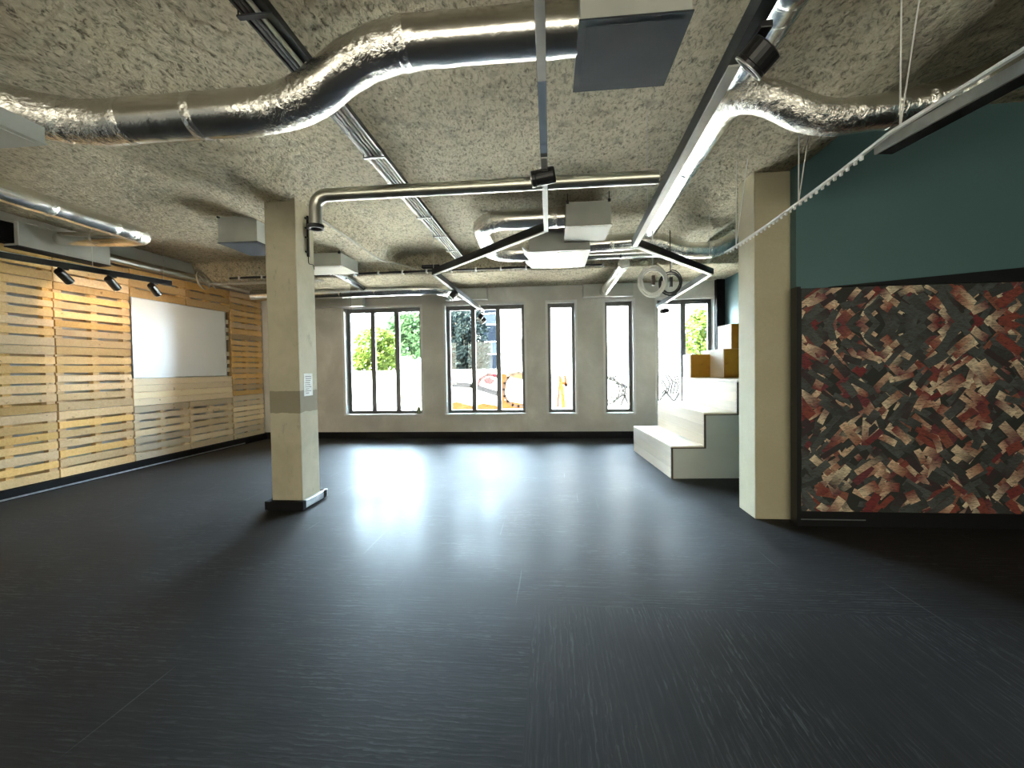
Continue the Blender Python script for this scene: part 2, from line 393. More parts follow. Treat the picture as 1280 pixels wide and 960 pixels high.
m.add(V.reshape(-1, 3).tolist(), [(idx(j, i), idx(j + 1, i), idx(j + 1, i + 1), idx(j, i + 1)) for j in range(ny - 1) for i in range(nx - 1)], True)
struct('ceiling', m, 'sprayed_coat')
struct('trim_roof', MB().box(-7.2, 6.0, YR - .4, YB + .45, 3.85, 4.0), 'concrete')
struct('baseboard_far', MB().box(-6.25, 3.25, YB - .025, YB, 0, .135), 'black_matt', bevel=.003)
bl = LB().lbox(1.0, 8.52, .0, .18, 0, .115); struct('baseboard_left', bl, 'black_matt', bevel=.004)
struct('trim_left_strip', LB().lbox(1.0, 7.9, .18, .19, .012, .03), 'alu')
struct('trim_corner', MB().box(3.25, 3.40, YB - .12, YB, 0, 3.12), 'black_matt')
# far windows: reveal lining, frame, mullions, panes
for k, (a, b) in enumerate(WINS):
    z0, z1 = WZ; nm = 'window_%d' % (k + 1)
    y0, y1 = YB + .15, YB + .21
    n_p = (3, 3, 1, 1, 2)[k]
    fr = MB(); fw = .075
    fr.box(a, a + fw, y0, y1, z0, z1).box(b - fw, b, y0, y1, z0, z1).box(a + fw, b - fw, y0, y1, z0, z0 + fw).box(a + fw, b - fw, y0, y1, z1 - fw - .02, z1)
    for i in range(1, n_p):
        xm = a + fw / 2 + (b - a - fw) * i / n_p; fr.box(xm - .048, xm + .048, y0, y1, z0 + fw, z1 - fw)
    wo = struct(nm, fr, 'window_frame', bevel=.004)
    gl_ = MB()
    for i in range(n_p):
        xa = a + fw / 2 + (b - a - fw) * i / n_p; xb = a + fw / 2 + (b - a - fw) * (i + 1) / n_p
        gl_ = MB().box(xa + .03, xb - .03, y0 + .025, y0 + .031, z0 + fw, z1 - fw - .02); gl_.build('pane', 'pane_glass', wo)
    rv = MB().box(a - .001, a + .012, YB - .006, y0, z0, z1).box(b - .012, b + .001, YB - .006, y0, z0, z1).box(a, b, YB - .006, y0, z1 - .012, z1 + .001).box(a - .02, b + .02, YB - .03, y0, z0 - .02, z0 + .012)
    rv.box(a - .035, a, YB - .008, YB, z0, z1 + .035).box(b, b + .035, YB - .008, YB, z0, z1 + .035).box(a - .035, b + .035, YB - .008, YB, z1, z1 + .035)
    rv.build('reveal', 'plaster_white', wo)
for k, (a, b) in enumerate(REAR_FILL):
    fr = MB(); y0, y1 = YR - .2, YR - .14
    for xa in (a, (a + b) / 2 - .03, b - .06): fr.box(xa, xa + .06, y0, y1, RZ[0], RZ[1])
    fr.box(a, b, y0, y1, RZ[0], RZ[0] + .06).box(a, b, y0, y1, RZ[1] - .06, RZ[1])
    wo = struct('window_%d' % (k + 6), fr, 'window_frame')  # unseen window, added for fill from behind the camera
    MB().box(a + .05, b - .05, y0 + .02, y0 + .026, RZ[0] + .05, RZ[1] - .05).build('pane', 'pane_glass', wo)

# pillars
def pillar(name, x0, x1, y0, y1, top, mat, label):
    t_ = thing(name, label, 'pillar', ((x0 + x1) / 2, (y0 + y1) / 2, 0))
    MB().box(x0, x1, y0, y1, 0, top).build('shaft', mat, t_, bevel=.008)
    return t_
pl = pillar('pillar', -2.925, -2.59, 4.18, 4.52, 3.24, 'pillar_worn', 'square concrete pillar with a dark worn band and black skirting, standing free on the floor')
b = MB().box(-2.97, -2.55, 4.12, 4.18, .012, .10).box(-2.97, -2.925, 4.18, 4.55, .012, .10).box(-2.97, -2.55, 4.52, 4.58, .012, .10).box(-2.95, -2.57, 4.14, 4.56, 0, .012)
b.build('skirting', 'black_matt', pl, bevel=.003)
b = MB().box(-2.59, -2.55, 4.18, 4.61, .02, .10); sk = b.build('side_skirting', 'alu', pl, bevel=.003); sk['label'] = 'bare metal skirting strip'
pr = pillar('pillar', 1.898, 2.237, 4.10, 4.44, 3.24, 'pillar_paint', 'square plain pillar beside the patterned mural panel')
# paper notice, cable rail on the left pillar
no = thing('notice', 'white paper notice taped to the side of the worn pillar', 'notice', (-2.589, 4.33, 1.3))
p0, p1 = at(379.5, 467, X=-2.588), at(391, 494, X=-2.588)
MB().box(-2.5895, -2.587, p0.y, p1.y, p1.z, p0.z).build('sheet', 'paper', no)
mk = MB()
for k in range(9):
    zt = p0.z - .03 - k * .022; mk.box(-2.587, -2.5866, p0.y + .02 + .02 * random.random(), p1.y - .02 - .05 * random.random(), zt - .006, zt)
mk.build('text', 'ink', no)
cr = thing('cable_rail', 'short black cable rail fixed upright on the worn pillar', 'cable rail', (-2.58, 4.3, 2.75))
p0, p1 = at(384.5, 270, X=-2.58), at(385.5, 321, X=-2.58)
rm = MB().bar(p0, p1, .022, .02, (1, 0, 0))
rm.build('rail', 'black_metal', cr, bevel=.002)
for k in (.08, .32, .55, .9):
    q = p0.lerp(p1, k); MB().box(-2.59, -2.575, q.y - .045, q.y + .02, q.z - .008, q.z + .008).build('clip', 'black_metal', cr)
q = at(393, 337, X=-2.585)
MB().tube(rounded([p1, p1 + Vector((.004, -.01, -.08)), q + Vector((0, -.02, .05)), q], .04, .02), .004, 8).build('cable', 'cable_black', cr)

# ------------------------------------------------------------------ pallet cladding on the left wall
def pallet(s0, s1, z0, z1, nb, gap, mid=True, mat='pallet_wood', label=None, group='pallets cladding the left wall', dark=0.):
    t_ = thing('pallet', label, 'pallet', tuple(LW((s0 + s1) / 2, .0, z0)), -TH, group)
    m_ = LB(); pitch = (z1 - z0) / nb
    for i in range(nb):
        za = z0 + i * pitch + gap / 2 * random.uniform(.5, 1.2); zb = z0 + (i + 1) * pitch - gap / 2 * random.uniform(.5, 1.2)
        if i == 0: za = z0 + .003
        if i == nb - 1: zb = z1 - .003
        m_.cur = (random.random() * .9, random.random(), random.random())
        m_.lbox(s0 + .004 + random.uniform(0, .008), s1 - .004 - random.uniform(0, .008), .098, .120 + random.uniform(-.002, .002), za, zb)
    m_.build('deck_boards', mat, t_, bevel=.003)
    posts = [(s0 + .01, s0 + .10), (s1 - .10, s1 - .01)] + ([((s0 + s1) / 2 - .04, (s0 + s1) / 2 + .04)] if mid else [])
    for a_, b_ in posts:
        sm_ = LB(); sm_.cur = (.35 + random.random() * .3, random.random(), random.random()); sm_.lbox(a_, b_, .022, .098, z0 + .005, z1 - .005)
        sm_.build('stringer', mat, t_)
    bb = LB()
    for i in range(max(2, nb // 2)):
        if random.random() < .55:
            zc = z0 + (z1 - z0) * (i + .5) / max(2, nb // 2); bb.cur = (random.random() * .4, random.random(), random.random())
            bb.lbox(s0 + .01, s1 - .01, .003, .022, zc - .05, zc + .05)
    if bb.v: bb.build('bottom_boards', mat, t_)
    return t_
COLS = [(2.9, 3.86), (3.86, 4.82), (4.82, 5.78)]
cw = ['nearest the camera', 'second from the camera', 'just left of the whiteboard']
rows = [(.12, .98, 7), (.98, 1.82, 7), (1.82, 2.65, 7), (2.65, 3.03, 3)]
rw = ['bottom', 'second', 'third', 'top']
for ci, (a, b) in enumerate(COLS):
    for ri, (z0, z1, nb) in enumerate(rows):
        pallet(a, b, z0, z1, nb, .036, label='brown slatted pallet in the %s row, column %s' % (rw[ri], cw[ci]))
pallet(5.78, 6.735, .12, .955, 7, .034, mat='pale_wood', label='pale slatted pallet at floor level below the left half of the whiteboard')
pallet(6.735, 7.69, .12, .955, 7, .034, mat='pale_wood', label='pale slatted pallet at floor level below the right half of the whiteboard')
pallet(5.78, 6.735, 2.615, 3.04, 3, .036, label='brown slatted pallet directly above the left half of the whiteboard')
pallet(6.735, 7.69, 2.615, 3.04, 3, .036, label='brown slatted pallet directly above the right half of the whiteboard')
pallet(7.7, 8.55, .12, .98, 8, .026, mat='pale_wood', label='narrow pale pallet at floor level in the far left corner')
pallet(7.7, 8.55, .98, 2.2, 11, .026, label='tall narrow brown pallet in the far left corner, middle of its column')
pallet(7.7, 8.55, 2.2, 3.05, 7, .03, label='narrow brown pallet at the top of the far left corner')
t_ = thing('plank_panel', 'row of four long pale planks right below the whiteboard', 'planks', tuple(LW(6.7, 0, .955)), -TH)
m_ = LB()
for i in range(4):
    m_.cur = (.55 + .4 * random.random(), .3 + .5 * random.random(), random.random()); m_.lbox(5.785, 7.69, .098, .122, .957 + i * .106, .957 + i * .106 + .103)
m_.build('planks', 'pale_wood', t_, bevel=.003)
for sa in (5.8, 6.7, 7.58):
    m_ = LB().lbox(sa, sa + .09, .003, .098, .96, 1.37); m_.build('stringer', 'pale_wood', t_)
t_ = thing('whiteboard', 'large blank whiteboard set into the pallet wall', 'whiteboard', tuple(LW(6.67, .12, 1.39)), -TH)
LB().lbox(5.795, 7.54, .10, .128, 1.392, 2.605).build('panel', 'whiteboard', t_, bevel=.002)
m_ = LB().lbox(5.785, 5.795, .10, .134, 1.385, 2.612).lbox(7.54, 7.56, .10, .136, 1.385, 2.612).lbox(5.79, 7.56, .10, .134, 2.605, 2.612).lbox(5.79, 7.56, .10, .134, 1.385, 1.392)
m_.build('frame', 'alu', t_)
LB().lbox(5.9, 7.45, .003, .10, 1.45, 1.52).build('rail', 'pale_wood', t_)
t_ = thing('pallet_blocks', 'dark upright with pale spacer blocks in the gap right of the whiteboard', 'pallet edge', tuple(LW(7.63, 0, 1.39)), -TH)
LB().lbox(7.57, 7.69, .003, .04, 1.385, 2.612).build('upright', 'edge_brown', t_)
for i in range(7):
    if i in (3,): continue
    m_ = LB(); m_.cur = (.9, .2, .5); m_.lbox(7.595, 7.68, .04, .085, 1.46 + i * .155, 1.54 + i * .155); m_.build('block', 'pale_wood', t_)

# ------------------------------------------------------------------ mural wall on the right
t_ = thing('mural_panel', 'wide wall panel printed with mirrored red and cream shards', 'mural', (3.8, 3.95, 0))
mx0, mx1, mz0, mz1 = 2.205, 5.45, .138, 2.105
class Mur(MB): pass
mu = Mur(); mu.cur = (.036, .046, .041); mu.box(mx0, mx1, 3.93, 4.0, mz0, mz1)
def clip(poly, f):
    out = []
    for i in range(len(poly)):
        p, q = poly[i], poly[(i + 1) % len(poly)]; fp, fq = f(p), f(q)
        if fp >= 0: out.append(p)
        if fp * fq < 0: k = fp / (fp - fq); out.append(tuple(p[j] + (q[j] - p[j]) * k for j in range(len(p))))
    return out
rng = random.Random(21); cnt = [0]
def shard(x, z, L, W, ang, ca, cb):
    ca_, sa_ = math.cos(ang), math.sin(ang); poly = []
    sk_ = rng.uniform(-.25, .25) * W
    for u, v_, c_ in ((-L / 2, -W / 2, ca), (0, -W / 2, None), (L / 2, -W / 2 + sk_, cb), (L / 2, W / 2 + sk_, cb), (0, W / 2, None), (-L / 2, W / 2, ca)):
        if c_ is None: c_ = tuple(ca[i] * .62 + cb[i] * .38 for i in range(3))
        poly.append((x + u * ca_ - v_ * sa_, z + u * sa_ + v_ * ca_) + tuple(c_))
    for f in (lambda p: p[0] - mx0 - .004, lambda p: mx1 - p[0], lambda p: p[1] - mz0 - .003, lambda p: mz1 - p[1] - .003):
        poly = clip(poly, f)
        if len(poly) < 3: return
    cnt[0] += 1; y = 3.9295 - cnt[0] * 6e-6
    mu.add([(p[0], y, p[1]) for p in poly], [tuple(range(len(poly)))], False, [p[2:] for p in poly])
CREAM = [(.90, .72, .50), (.95, .82, .58), (.86, .62, .42)]; RED = [(.22, .042, .044), (.29, .075, .055), (.18, .05, .062), (.32, .13, .085)]
GRN = [(.085, .105, .098), (.105, .125, .118), (.055, .066, .064), (.055, .042, .046)]
for k in range(1500):
    x = rng.uniform(mx0 - .05, mx1 + .05); top_ = rng.random() < .36; z = rng.uniform(1.46, 2.12) if top_ else rng.uniform(mz0 - .05, 1.55)
    L = rng.uniform(.11, .26); W = rng.uniform(.042, .088)
    cell = math.sin(x * 4.1 + 1) * math.cos(z * 4.7)
    ang = (.75 if cell > 0 else -.75) + rng.gauss(0, .22) + (math.pi if rng.random() < .5 else 0)
    if rng.random() < .12: ang += math.pi / 2
    r_ = rng.random()
    if r_ < .50: ca, cb = rng.choice(GRN), rng.choice(GRN)
    elif r_ < .84: ca, cb = rng.choice(RED), rng.choice(CREAM)
    elif r_ < .95: ca, cb = rng.choice(RED), rng.choice(RED)
    else: ca, cb = rng.choice(CREAM), rng.choice(GRN)
    if top_ and z > 1.78:
        shard(x, z, L, W, ang, ca, cb); shard(x, 3.56 - z, L, W, -ang, ca, cb)
    elif not top_ or z < 1.5: shard(x, z, L, W, ang, ca, cb)
mu.build('printed_face', 'mural_print', t_)
MB().box(2.170, 2.203, 3.925, 4.02, .0, 2.12).build('edge_strip', 'black_metal', t_)
MB().prism([(2.45, 2.107), (5.45, 2.107), (5.45, 2.33), (2.45, 2.112)], 'y', 3.915, 4.0).build('top_rail', 'black_metal', t_)
k_ = MB().box(2.205, 5.45, 3.945, 4.0, .0, .136).build('kick_rail', 'black_metal', t_)
MB().box(2.21, 2.75, 3.938, 3.945, .058, .066).build('metal_strip', 'alu', t_)

# ------------------------------------------------------------------ tribune (stepped seating) behind the right pillar
TA = math.radians(3.4); TL = Matrix.Translation((1.532, 5.52, 0)) @ Matrix.Rotation(TA, 4, 'Z')
class TB(MB):
    def tbox(s, *a):
        k = len(s.v); s.box(*a)
        for i in range(k, len(s.v)): s.v[i] = tuple(TL @ Vector(s.v[i]))
        return s
LT = 1.85
tr_ = thing('tribune', 'stepped wooden seating tribune with pale treads and grey end panel', 'seating steps', (1.532, 5.52, 0), TA)
def riser(x, z0, z1):
    m_ = TB(); nb = 3
    for i in range(nb):
        m_.cur = (.45 + .4 * random.random(), random.random() * .6, random.random()); m_.tbox(x, x + .025, 0, LT, z0 + (z1 - z0) * i / nb + .001, z0 + (z1 - z0) * (i + 1) / nb - .001)
    return m_
for i, (x, z0, z1) in enumerate(((0, .0, .40), (.415, .42, .82), (.83, .84, 1.22))): riser(x, z0, z1).build('riser', 'tribune_ply', tr_)
for x0, x1, z in ((0, .44, .42), (.415, .855, .84), (.83, 1.62, 1.245)):
    m_ = TB(); m_.cur = (.8, .15, .5); m_.tbox(x0, x1, -.001, LT, z - .022, z); m_.build('tread', 'tribune_ply', tr_, bevel=.003)
m_ = TB(); m_.tbox(.028, .44, .006, .03, .0, .385).tbox(.44, .86, .006, .03, .0, .805).tbox(.86, 1.60, .006, .03, 0, 1.21); m_.build('end_panel', 'tribune_grey', tr_)
m_ = TB().tbox(0, .024, -.004, .03, 0, .40).tbox(.0, .44, -.003, .03, .384, .400).tbox(.415, .44, -.004, .03, .40, .82).tbox(.44, .86, -.003, .03, .806, .820).tbox(.83, .86, -.004, .03, .82, 1.22)
m_.build('edge_strip', 'edge_brown', tr_)
# loose blocks on the top level
def tblock(label, x0, x1, y0, y1, z0, z1, face, group=None):
    c_ = TL @ Vector(((x0 + x1) / 2, (y0 + y1) / 2, z0)); b_ = thing('seat_block', label, 'seat block', tuple(c_), TA, 'seat blocks on the tribune')
    m_ = TB(); m_.cur = (.8, .2, .4); m_.tbox(x0, x1, y0 + .014, y1, z0, z1); m_.build('box', 'tribune_ply', b_, bevel=.003)
    m_ = TB(); m_.cur = (.5, .7, .4); m_.tbox(x0 + .012, x1 - .003, y0, y0 + .016, z0 + .003, z1 - .003); f_ = m_.build('end_face', face, b_); f_['label'] = 'raw end face'
tblock('low seat block with an orange raw end, on the tribune top against the far window', .835, 1.15, 1.50, 1.83, 1.246, 1.62, 'orange_ply')
tblock('tall seat block on the tribune top right beside the pillar', 1.155, 1.62, 1.05, 1.83, 1.246, 1.685, 'orange_ply')
tblock('upper seat block stacked on the tall one, highest of the tribune', 1.42, 1.62, 1.35, 1.83, 1.687, 2.09, 'orange_ply')

# ------------------------------------------------------------------ ducts and ventilation boxes
def along(pts, L):
    for i in range(1, len(pts)):
        d = (pts[i] - pts[i - 1]).length
        if L <= d: return pts[i - 1].lerp(pts[i], L / max(d, 1e-6)), (pts[i] - pts[i - 1]).normalized()
        L -= d
    return pts[-1], (pts[-1] - pts[-2]).normalized()
def duct(label, pts, r, corner=.3, bands=(), mat='foil', name='foil_duct', seed=0, wob=.006, group='foil wrapped ventilation ducts', spiral=False, n_=24):
    P_ = rounded(pts, corner, .035); c = P_[len(P_) // 2]
    t_ = thing(name, label, 'duct', tuple(c), 0, group)
    rf = (lambda L: r + wob * (noise.noise(Vector((L * 3.1, seed, 0))) + .6 * noise.noise(Vector((L * 11, seed, 3))))) if wob else None
    bm_ = MB(); bm_.tube(P_, r, n_, True, rf); k = len(P_); tn = [(P_[min(i + 1, k - 1)] - P_[max(i - 1, 0)]).normalized() for i in range(k)]
    for i in range(k):
        a = tn[max(i - 4, 0)].angle(tn[min(i + 4, k - 1)], 0.); w_ = min(1., a * 2.2)
        for j in range(n_): bm_.c[i * n_ + j] = (w_, w_, w_)
    bm_.build('duct_body', mat, t_)
    for L in bands:
        p, d = along(P_, L); m_ = MB(); q = [p + d * k for k in (-.03, -.022, 0, .022, .03)]; rr = iter((r + .003, r + .012, r + .014, r + .012, r + .003))
        q2 = [p + d * k for k in (-.028, -.02, -.007, .007, .02, .028)]
        m_.tube(q2, r + .009, n_, True, lambda L_: r + .0015 + .003 * math.sin(max(0, min(1, L_ / .056)) * math.pi) ** .6)
        m_.build('tape_band' if not spiral else 'joint_ring', 'foil_tape' if mat == 'foil' else mat, t_)
    if spiral:
        k_ = MB(); L = 0; tot = sum((P_[i] - P_[i - 1]).length for i in range(1, len(P_))); hp = []
        a0 = 0
        while L < tot:
            p, d = along(P_, L); u = d.orthogonal().normalized(); v_ = d.cross(u); hp.append(p + (u * math.cos(a0) + v_ * math.sin(a0)) * (r + .0005)); L += .006; a0 += .006 / .10 * 2 * math.pi
        k_.tube(hp, .0025, 4, False); k_.build('spiral_seam', mat, t_)
    return t_
def vbox(label, x0, x1, y0, y1, z0, z1, cover='grey_sheet', mat='grey_sheet', hang=None, group='sheet metal ventilation boxes', cut=0.):
    t_ = thing('ventilation_box', label, 'ventilation box', ((x0 + x1) / 2, (y0 + y1) / 2, z0), 0, group)
    MB().box(x0, x1, y0, y1, z0 + .006, z1).build('casing', mat, t_, bevel=.004)
    m_ = MB().box(x0 - .006, x1 + .006, y0 - .006, y1 + .006, z0, z0 + .008); m_.build('bottom_cover', cover, t_)
    m_ = MB().box(x0 + .03, x1 - .03, y0 + .03, y1 - .03, z0 - .004, z0); m_.build('access_panel', cover, t_)
    if hang:
        for sx_ in (x0 + .02, x1 - .02):
            m_ = MB().box(sx_ - .015, sx_ + .015, y0 - .02, y0 + .01, z1 - .02, z1 + .012).tube([(sx_, y0 - .005, z1), (sx_, y0 - .005, hang)], .005, 8); m_.build('hanger', 'black_metal', t_)
    return t_
vbox('grey ventilation box with dark bottom, top centre of the picture', .165, .67, 2.02, 2.52, 3.05, 3.37, cover='grey_dark_sheet', hang=3.44)
vbox('grey ventilation box with pale bottom, hanging in mid room between the light tracks', .21, .71, 4.83, 5.42, 3.03, 3.30, cover='satin_sheet', hang=3.43)
bx = vbox('shiny ventilation box with a window glare on its bottom, farther back than the pale one', -.24, .54, 5.50, 6.42, 2.94, 3.22, cover='satin_gloss', hang=3.43)
MB().box(.12, .32, 5.55, 6.38, 2.928, 2.936).build('bottom_flap', 'galvanised_dull', bx)
MB().prism([(-.245, 2.94), (-.33, 3.02), (-.32, 3.03), (-.246, 2.955)], 'y', 5.55, 6.38).build('side_flap', 'grey_sheet', bx)
vbox('grey ventilation box with dark underside just left of the worn pillar', -4.12, -3.60, 5.0, 5.6, 3.07, 3.40, cover='grey_dark_sheet', hang=3.43)
vbox('grey ventilation box with pale underside just right of the worn pillar, under the beam', -4.0, -3.0, 5.95, 6.5, 2.98, 3.17, cover='satin_sheet', hang=3.23)
q = at(57, 181, Z=2.72)
vbox('grey box under the duct at the left edge of the picture', -3.9, q.x, q.y - .27, q.y, 2.72, 2.815, hang=3.4)
def wvent(label, x0, x1, z0, z1, d=.16):
    t_ = thing('wall_vent', label, 'wall vent', ((x0 + x1) / 2, YB, z0), 0, 'vent boxes on the window wall')
    MB().box(x0, x1, YB - d, YB, z0, z1).build('casing', 'grey_sheet', t_, bevel=.004)
    MB().box(x0 - .008, x1 + .008, YB - d - .008, YB, z0 - .008, z0 + .004).build('bottom_lip', 'alu', t_)
    MB().box(x0 + .03, x1 - .03, YB - d - .004, YB - d, z0 + .03, z1 - .03).build('front_panel', 'grey_sheet', t_)
wvent('grey wall vent above the second far window from the left', -2.08, -1.24, 2.85, 3.08)
wvent('grey wall vent with a round duct entering it, above the narrow far windows', .69, 1.66, 2.83, 3.08)
wvent('grey wall vent left of the leftmost far window', -4.95, -3.85, 2.79, 2.99)
t_ = thing('ventilation_box', 'long grey ventilation box along the top of the pallet wall', 'ventilation box', tuple(LW(4.86, .16, 2.97)), -TH, 'sheet metal ventilation boxes')
LB().lbox(4.36, 5.36, .125, .32, 2.965, 3.25).build('casing', 'grey_sheet', t_, bevel=.005)
LB().lbox(4.355, 5.365, .12, .325, 2.955, 2.966).build('bottom_cover', 'grey_dark_sheet', t_)
LB().lbox(4.20, 4.355, .125, .27, 2.99, 3.22).build('dark_inlet', 'black_matt', t_)

Yr, Zr_, Yl, Zl_ = 2.215, 3.17, 2.33, 2.946
duct('big foil duct with an S-bend crossing the top of the picture', [(.165, Yr, Zr_), (-.93, Yr, Zr_), (-1.40, Yl, Zl_), (-2.88, Yl + .02, Zl_ + .01), (-3.4, 1.75, 2.99), (-3.9, 1.75, 2.99)], .122, .32,
     bands=(.90, 2.22, 2.68, 3.05), seed=3)
duct('thin foil duct running along the left wall and bending to the long grey box', [(-4.42, -1.5, 2.95), (-4.40, 4.30, 2.95), (-4.62, 4.36, 2.955), tuple(at(74, 299, X=-6.14))], .084, .12, bands=(4.9, 5.45, 5.70, 6.7), seed=9)
duct('foil duct looping in a U at the left of the two mid-room boxes', [(.205, 5.02, 3.20), (-.62, 5.02, 3.20), (-.80, 5.12, 3.17), (-.80, 5.88, 3.09), (-.62, 6.0, 3.07), (-.245, 6.0, 3.07)], .115, .16, bands=(.12, .85, 1.35, 1.62), seed=5)
duct('long foil duct dipping under the right-hand beam toward the far pillar', [(.548, 5.80, 3.09), (1.42, 5.80, 3.12), (1.76, 5.84, 2.98), (2.25, 5.86, 2.96), (2.62, 5.9, 3.22), (3.40, 5.9, 3.26)], .105, .22, bands=(.3, .9, 1.0, 1.28, 1.62, 2.0), mat='foil', seed=11)
duct('plain metal duct just behind the long foil duct, right of the shiny box', [(.548, 6.2, 3.05), (1.9, 6.2, 3.05)], .06, .1, mat='galvanised', name='metal_duct', wob=0, bands=(.5, 1.1), group='bare metal ducts')
duct('foil duct crossing in front of the right pillar top and rising to the right', [(1.21, 3.5, 3.18), (1.16, 2.82, 3.13), (1.30, 2.68, 3.05), (1.62, 2.70, 2.89), (2.25, 2.68, 2.93), (2.75, 2.55, 3.10), (3.3, 2.2, 3.32)], .098, .3, bands=(1.62, 1.78, 2.0, 2.3), seed=14)
duct('straight spiral duct beside the right light track, high under the ceiling', [(1.03, -.5, 3.2), (1.15, 2.04, 3.2), (1.31, 5.66, 3.2)], .098, .1, mat='galvanised', name='spiral_duct', wob=0, bands=(2.3, 2.6, 4.4, 5.3), spiral=True, group='bare metal ducts')
duct('short metal duct dropping to the wall vent above the narrow far windows', [(1.16, 6.62, 3.02), (1.09, 8.48, 2.92)], .09, .1, mat='galvanised', name='metal_duct', wob=0, bands=(.15, .5, 1.6), group='bare metal ducts')
duct('metal duct in front of the leftmost far window, bending to the wall', [(-5.4, 7.35, 2.85), (-2.25, 7.35, 2.87), (-1.88, 7.5, 2.87), (-1.84, 8.45, 2.93)], .102, .2, bands=(1.7, 2.35, 3.15), mat='galvanised', name='metal_duct', wob=0, group='bare metal ducts')
duct('short metal duct tucked behind the worn pillar below the beam', [(-3.45, 6.55, 3.07), (-3.35, 7.0, 3.0), (-3.25, 7.34, 2.90)], .07, .1, mat='galvanised', name='metal_duct', wob=0, bands=(.3,), group='bare metal ducts')
# dull pipe across the room with an open down-turned end
a_, b_ = at(415, 242.5, Y=3.4), at(830, 221.5, Y=3.4); zc = (a_.z + b_.z) / 2
t_ = duct('dull silver pipe crossing the room with an open end turned down beside the worn pillar', [(-1.925, 3.4, 2.665), (-1.925, 3.4, zc), (.86, 3.4, zc)], .052, .15, mat='galvanised_dull', name='exhaust_pipe', wob=0, n_=28, group='bare metal ducts')
MB().ring((-1.925, 3.4, 2.635), (0, 0, 1), .066, .044, .03).build('end_ring', 'black_metal', t_)
t_ = duct('pale round pipe along the top of the pallet wall, behind the ceiling edge', [tuple(LW(5.38, .2, 3.10)), tuple(LW(8.3, .2, 3.11))], .062, .1, mat='galvanised_dull', name='wall_pipe', wob=0, bands=(.8, 1.6), group='bare metal ducts')
# cable tray along the ceiling
t_ = thing('cable_tray', 'long dark cable tray with pale conduits running along the ceiling to the windows', 'cable tray', (-1.44, 3, 3.27))
for x in (-1.515, -1.365): MB().bar((x, -1, 3.27), (x, 8.1, 3.27), .012, .04).build('side_rail', 'black_metal', t_)
MB().box(-1.51, -1.37, -1, 8.1, 3.272, 3.278).build('tray_plate', 'black_metal', t_)
for x, r_, mm, ya, yb in ((-1.49, .013, 'cable_cream', 2.9, 8.1), (-1.455, .011, 'cable_black', -1, 8.1), (-1.425, .012, 'cable_cream', -1, 8.1), (-1.393, .010, 'cable_cream', 2.4, 8.1), (-1.48, .012, 'cable_black', -1, 3.1)):
    MB().tube([(x, ya, 3.25), (x, yb, 3.25)], r_, 8).build('conduit', mm, t_)
y = .6
while y < 8.1:
    MB().box(-1.535, -1.345, y - .014, y + .014, 3.228, 3.238).build('bracket', 'black_metal', t_)
    MB().tube([(-1.535, y, 3.23), (-1.535, y, 3.405 if y < 7 else 3.12)], .004, 6).build('hanger', 'black_metal', t_); y += .72
# cable bundle along the edge of the lowered strip
t_ = thing('cable_bundle', 'dark bundle of cables clipped along the edge of the lowered ceiling strip', 'cables', (-2, 7.02, 3.1))
for k in range(4):
    pts = []; x = -5.6
    while x < .9: pts.append(Vector((x, 7.02 + .012 * k + .012 * noise.noise(Vector((x * 3, k, 0))), 3.10 + .014 * (k % 2) + .014 * noise.noise(Vector((x * 2.2, k, 7)))))); x += .08
    MB().tube(pts, .010, 6).build('cable', 'cable_black' if k != 2 else 'cable_cream', t_)
x = -5.4
while x < .9:
    MB().box(x - .012, x + .012, 6.995, 7.075, 3.075, 3.135).build('clip', 'white_plastic', t_); x += .42
t_ = thing('junction_box', 'small black junction box by the cable bundle, over the leftmost window', 'junction box', (-1.95, 6.96, 3.12))
MB().box(-2.10, -1.80, 6.92, 7.0, 3.135, 3.19).build('box', 'black_matt', t_, bevel=.012); MB().box(-2.08, -1.82, 6.915, 6.92, 3.145, 3.18).build('lid', 'black_metal', t_)
# conduit along the beam edge
t_ = duct('slim pale conduit running along the beam edge from the worn pillar', [(-2.56, 4.6, 3.17), (-2.58, 6.4, 3.15), (-2.35, 6.75, 3.16), (-2.2, 6.98, 3.12)], .013, .1, mat='cable_cream', name='conduit', wob=0, n_=10, group='bare metal ducts')
# wire basket tray in the far left corner with a loop of cable on it
t_ = thing('wire_tray', 'wire cable tray hanging in the far left corner above the pallets', 'cable tray', (-5.3, 6.3, 2.98))
za = 2.965
for dy in (0, .05, .10, .15): MB().tube([(-5.85, 6.75 + dy, za), (-3.75, 6.75 + dy, za)], .004, 6).build('wire', 'steel_wire', t_)
for k in range(14): MB().tube([(-5.8 + k * .15, 6.74, za + .03), (-5.8 + k * .15, 6.74, za), (-5.8 + k * .15, 6.91, za), (-5.8 + k * .15, 6.91, za + .03)], .003, 5).build('rung', 'steel_wire', t_)
for x in (-5.6, -5.45, -4.2): MB().tube([(x, 6.83, za), (x, 6.83, 3.42)], .004, 6).build('hanger', 'steel_wire', t_)
t_ = thing('cable_loop', 'loop of grey cable flung over the wire tray by the pallet wall', 'cable', (-5.9, 6.6, 3.1))
for k in range(2):
    q = [at(*p, X=-5.75 + .05 * k) for p in ((262, 360), (252, 347), (245, 341), (247, 352), (254, 361))] if k else [at(*p, X=-5.75) for p in ((270, 361), (262, 352), (254, 342), (248, 339), (245, 344), (248, 356), (257, 362))]
    MB().tube(rounded(q, .1, .03), .012, 8).build('cable', 'cable_cream', t_)

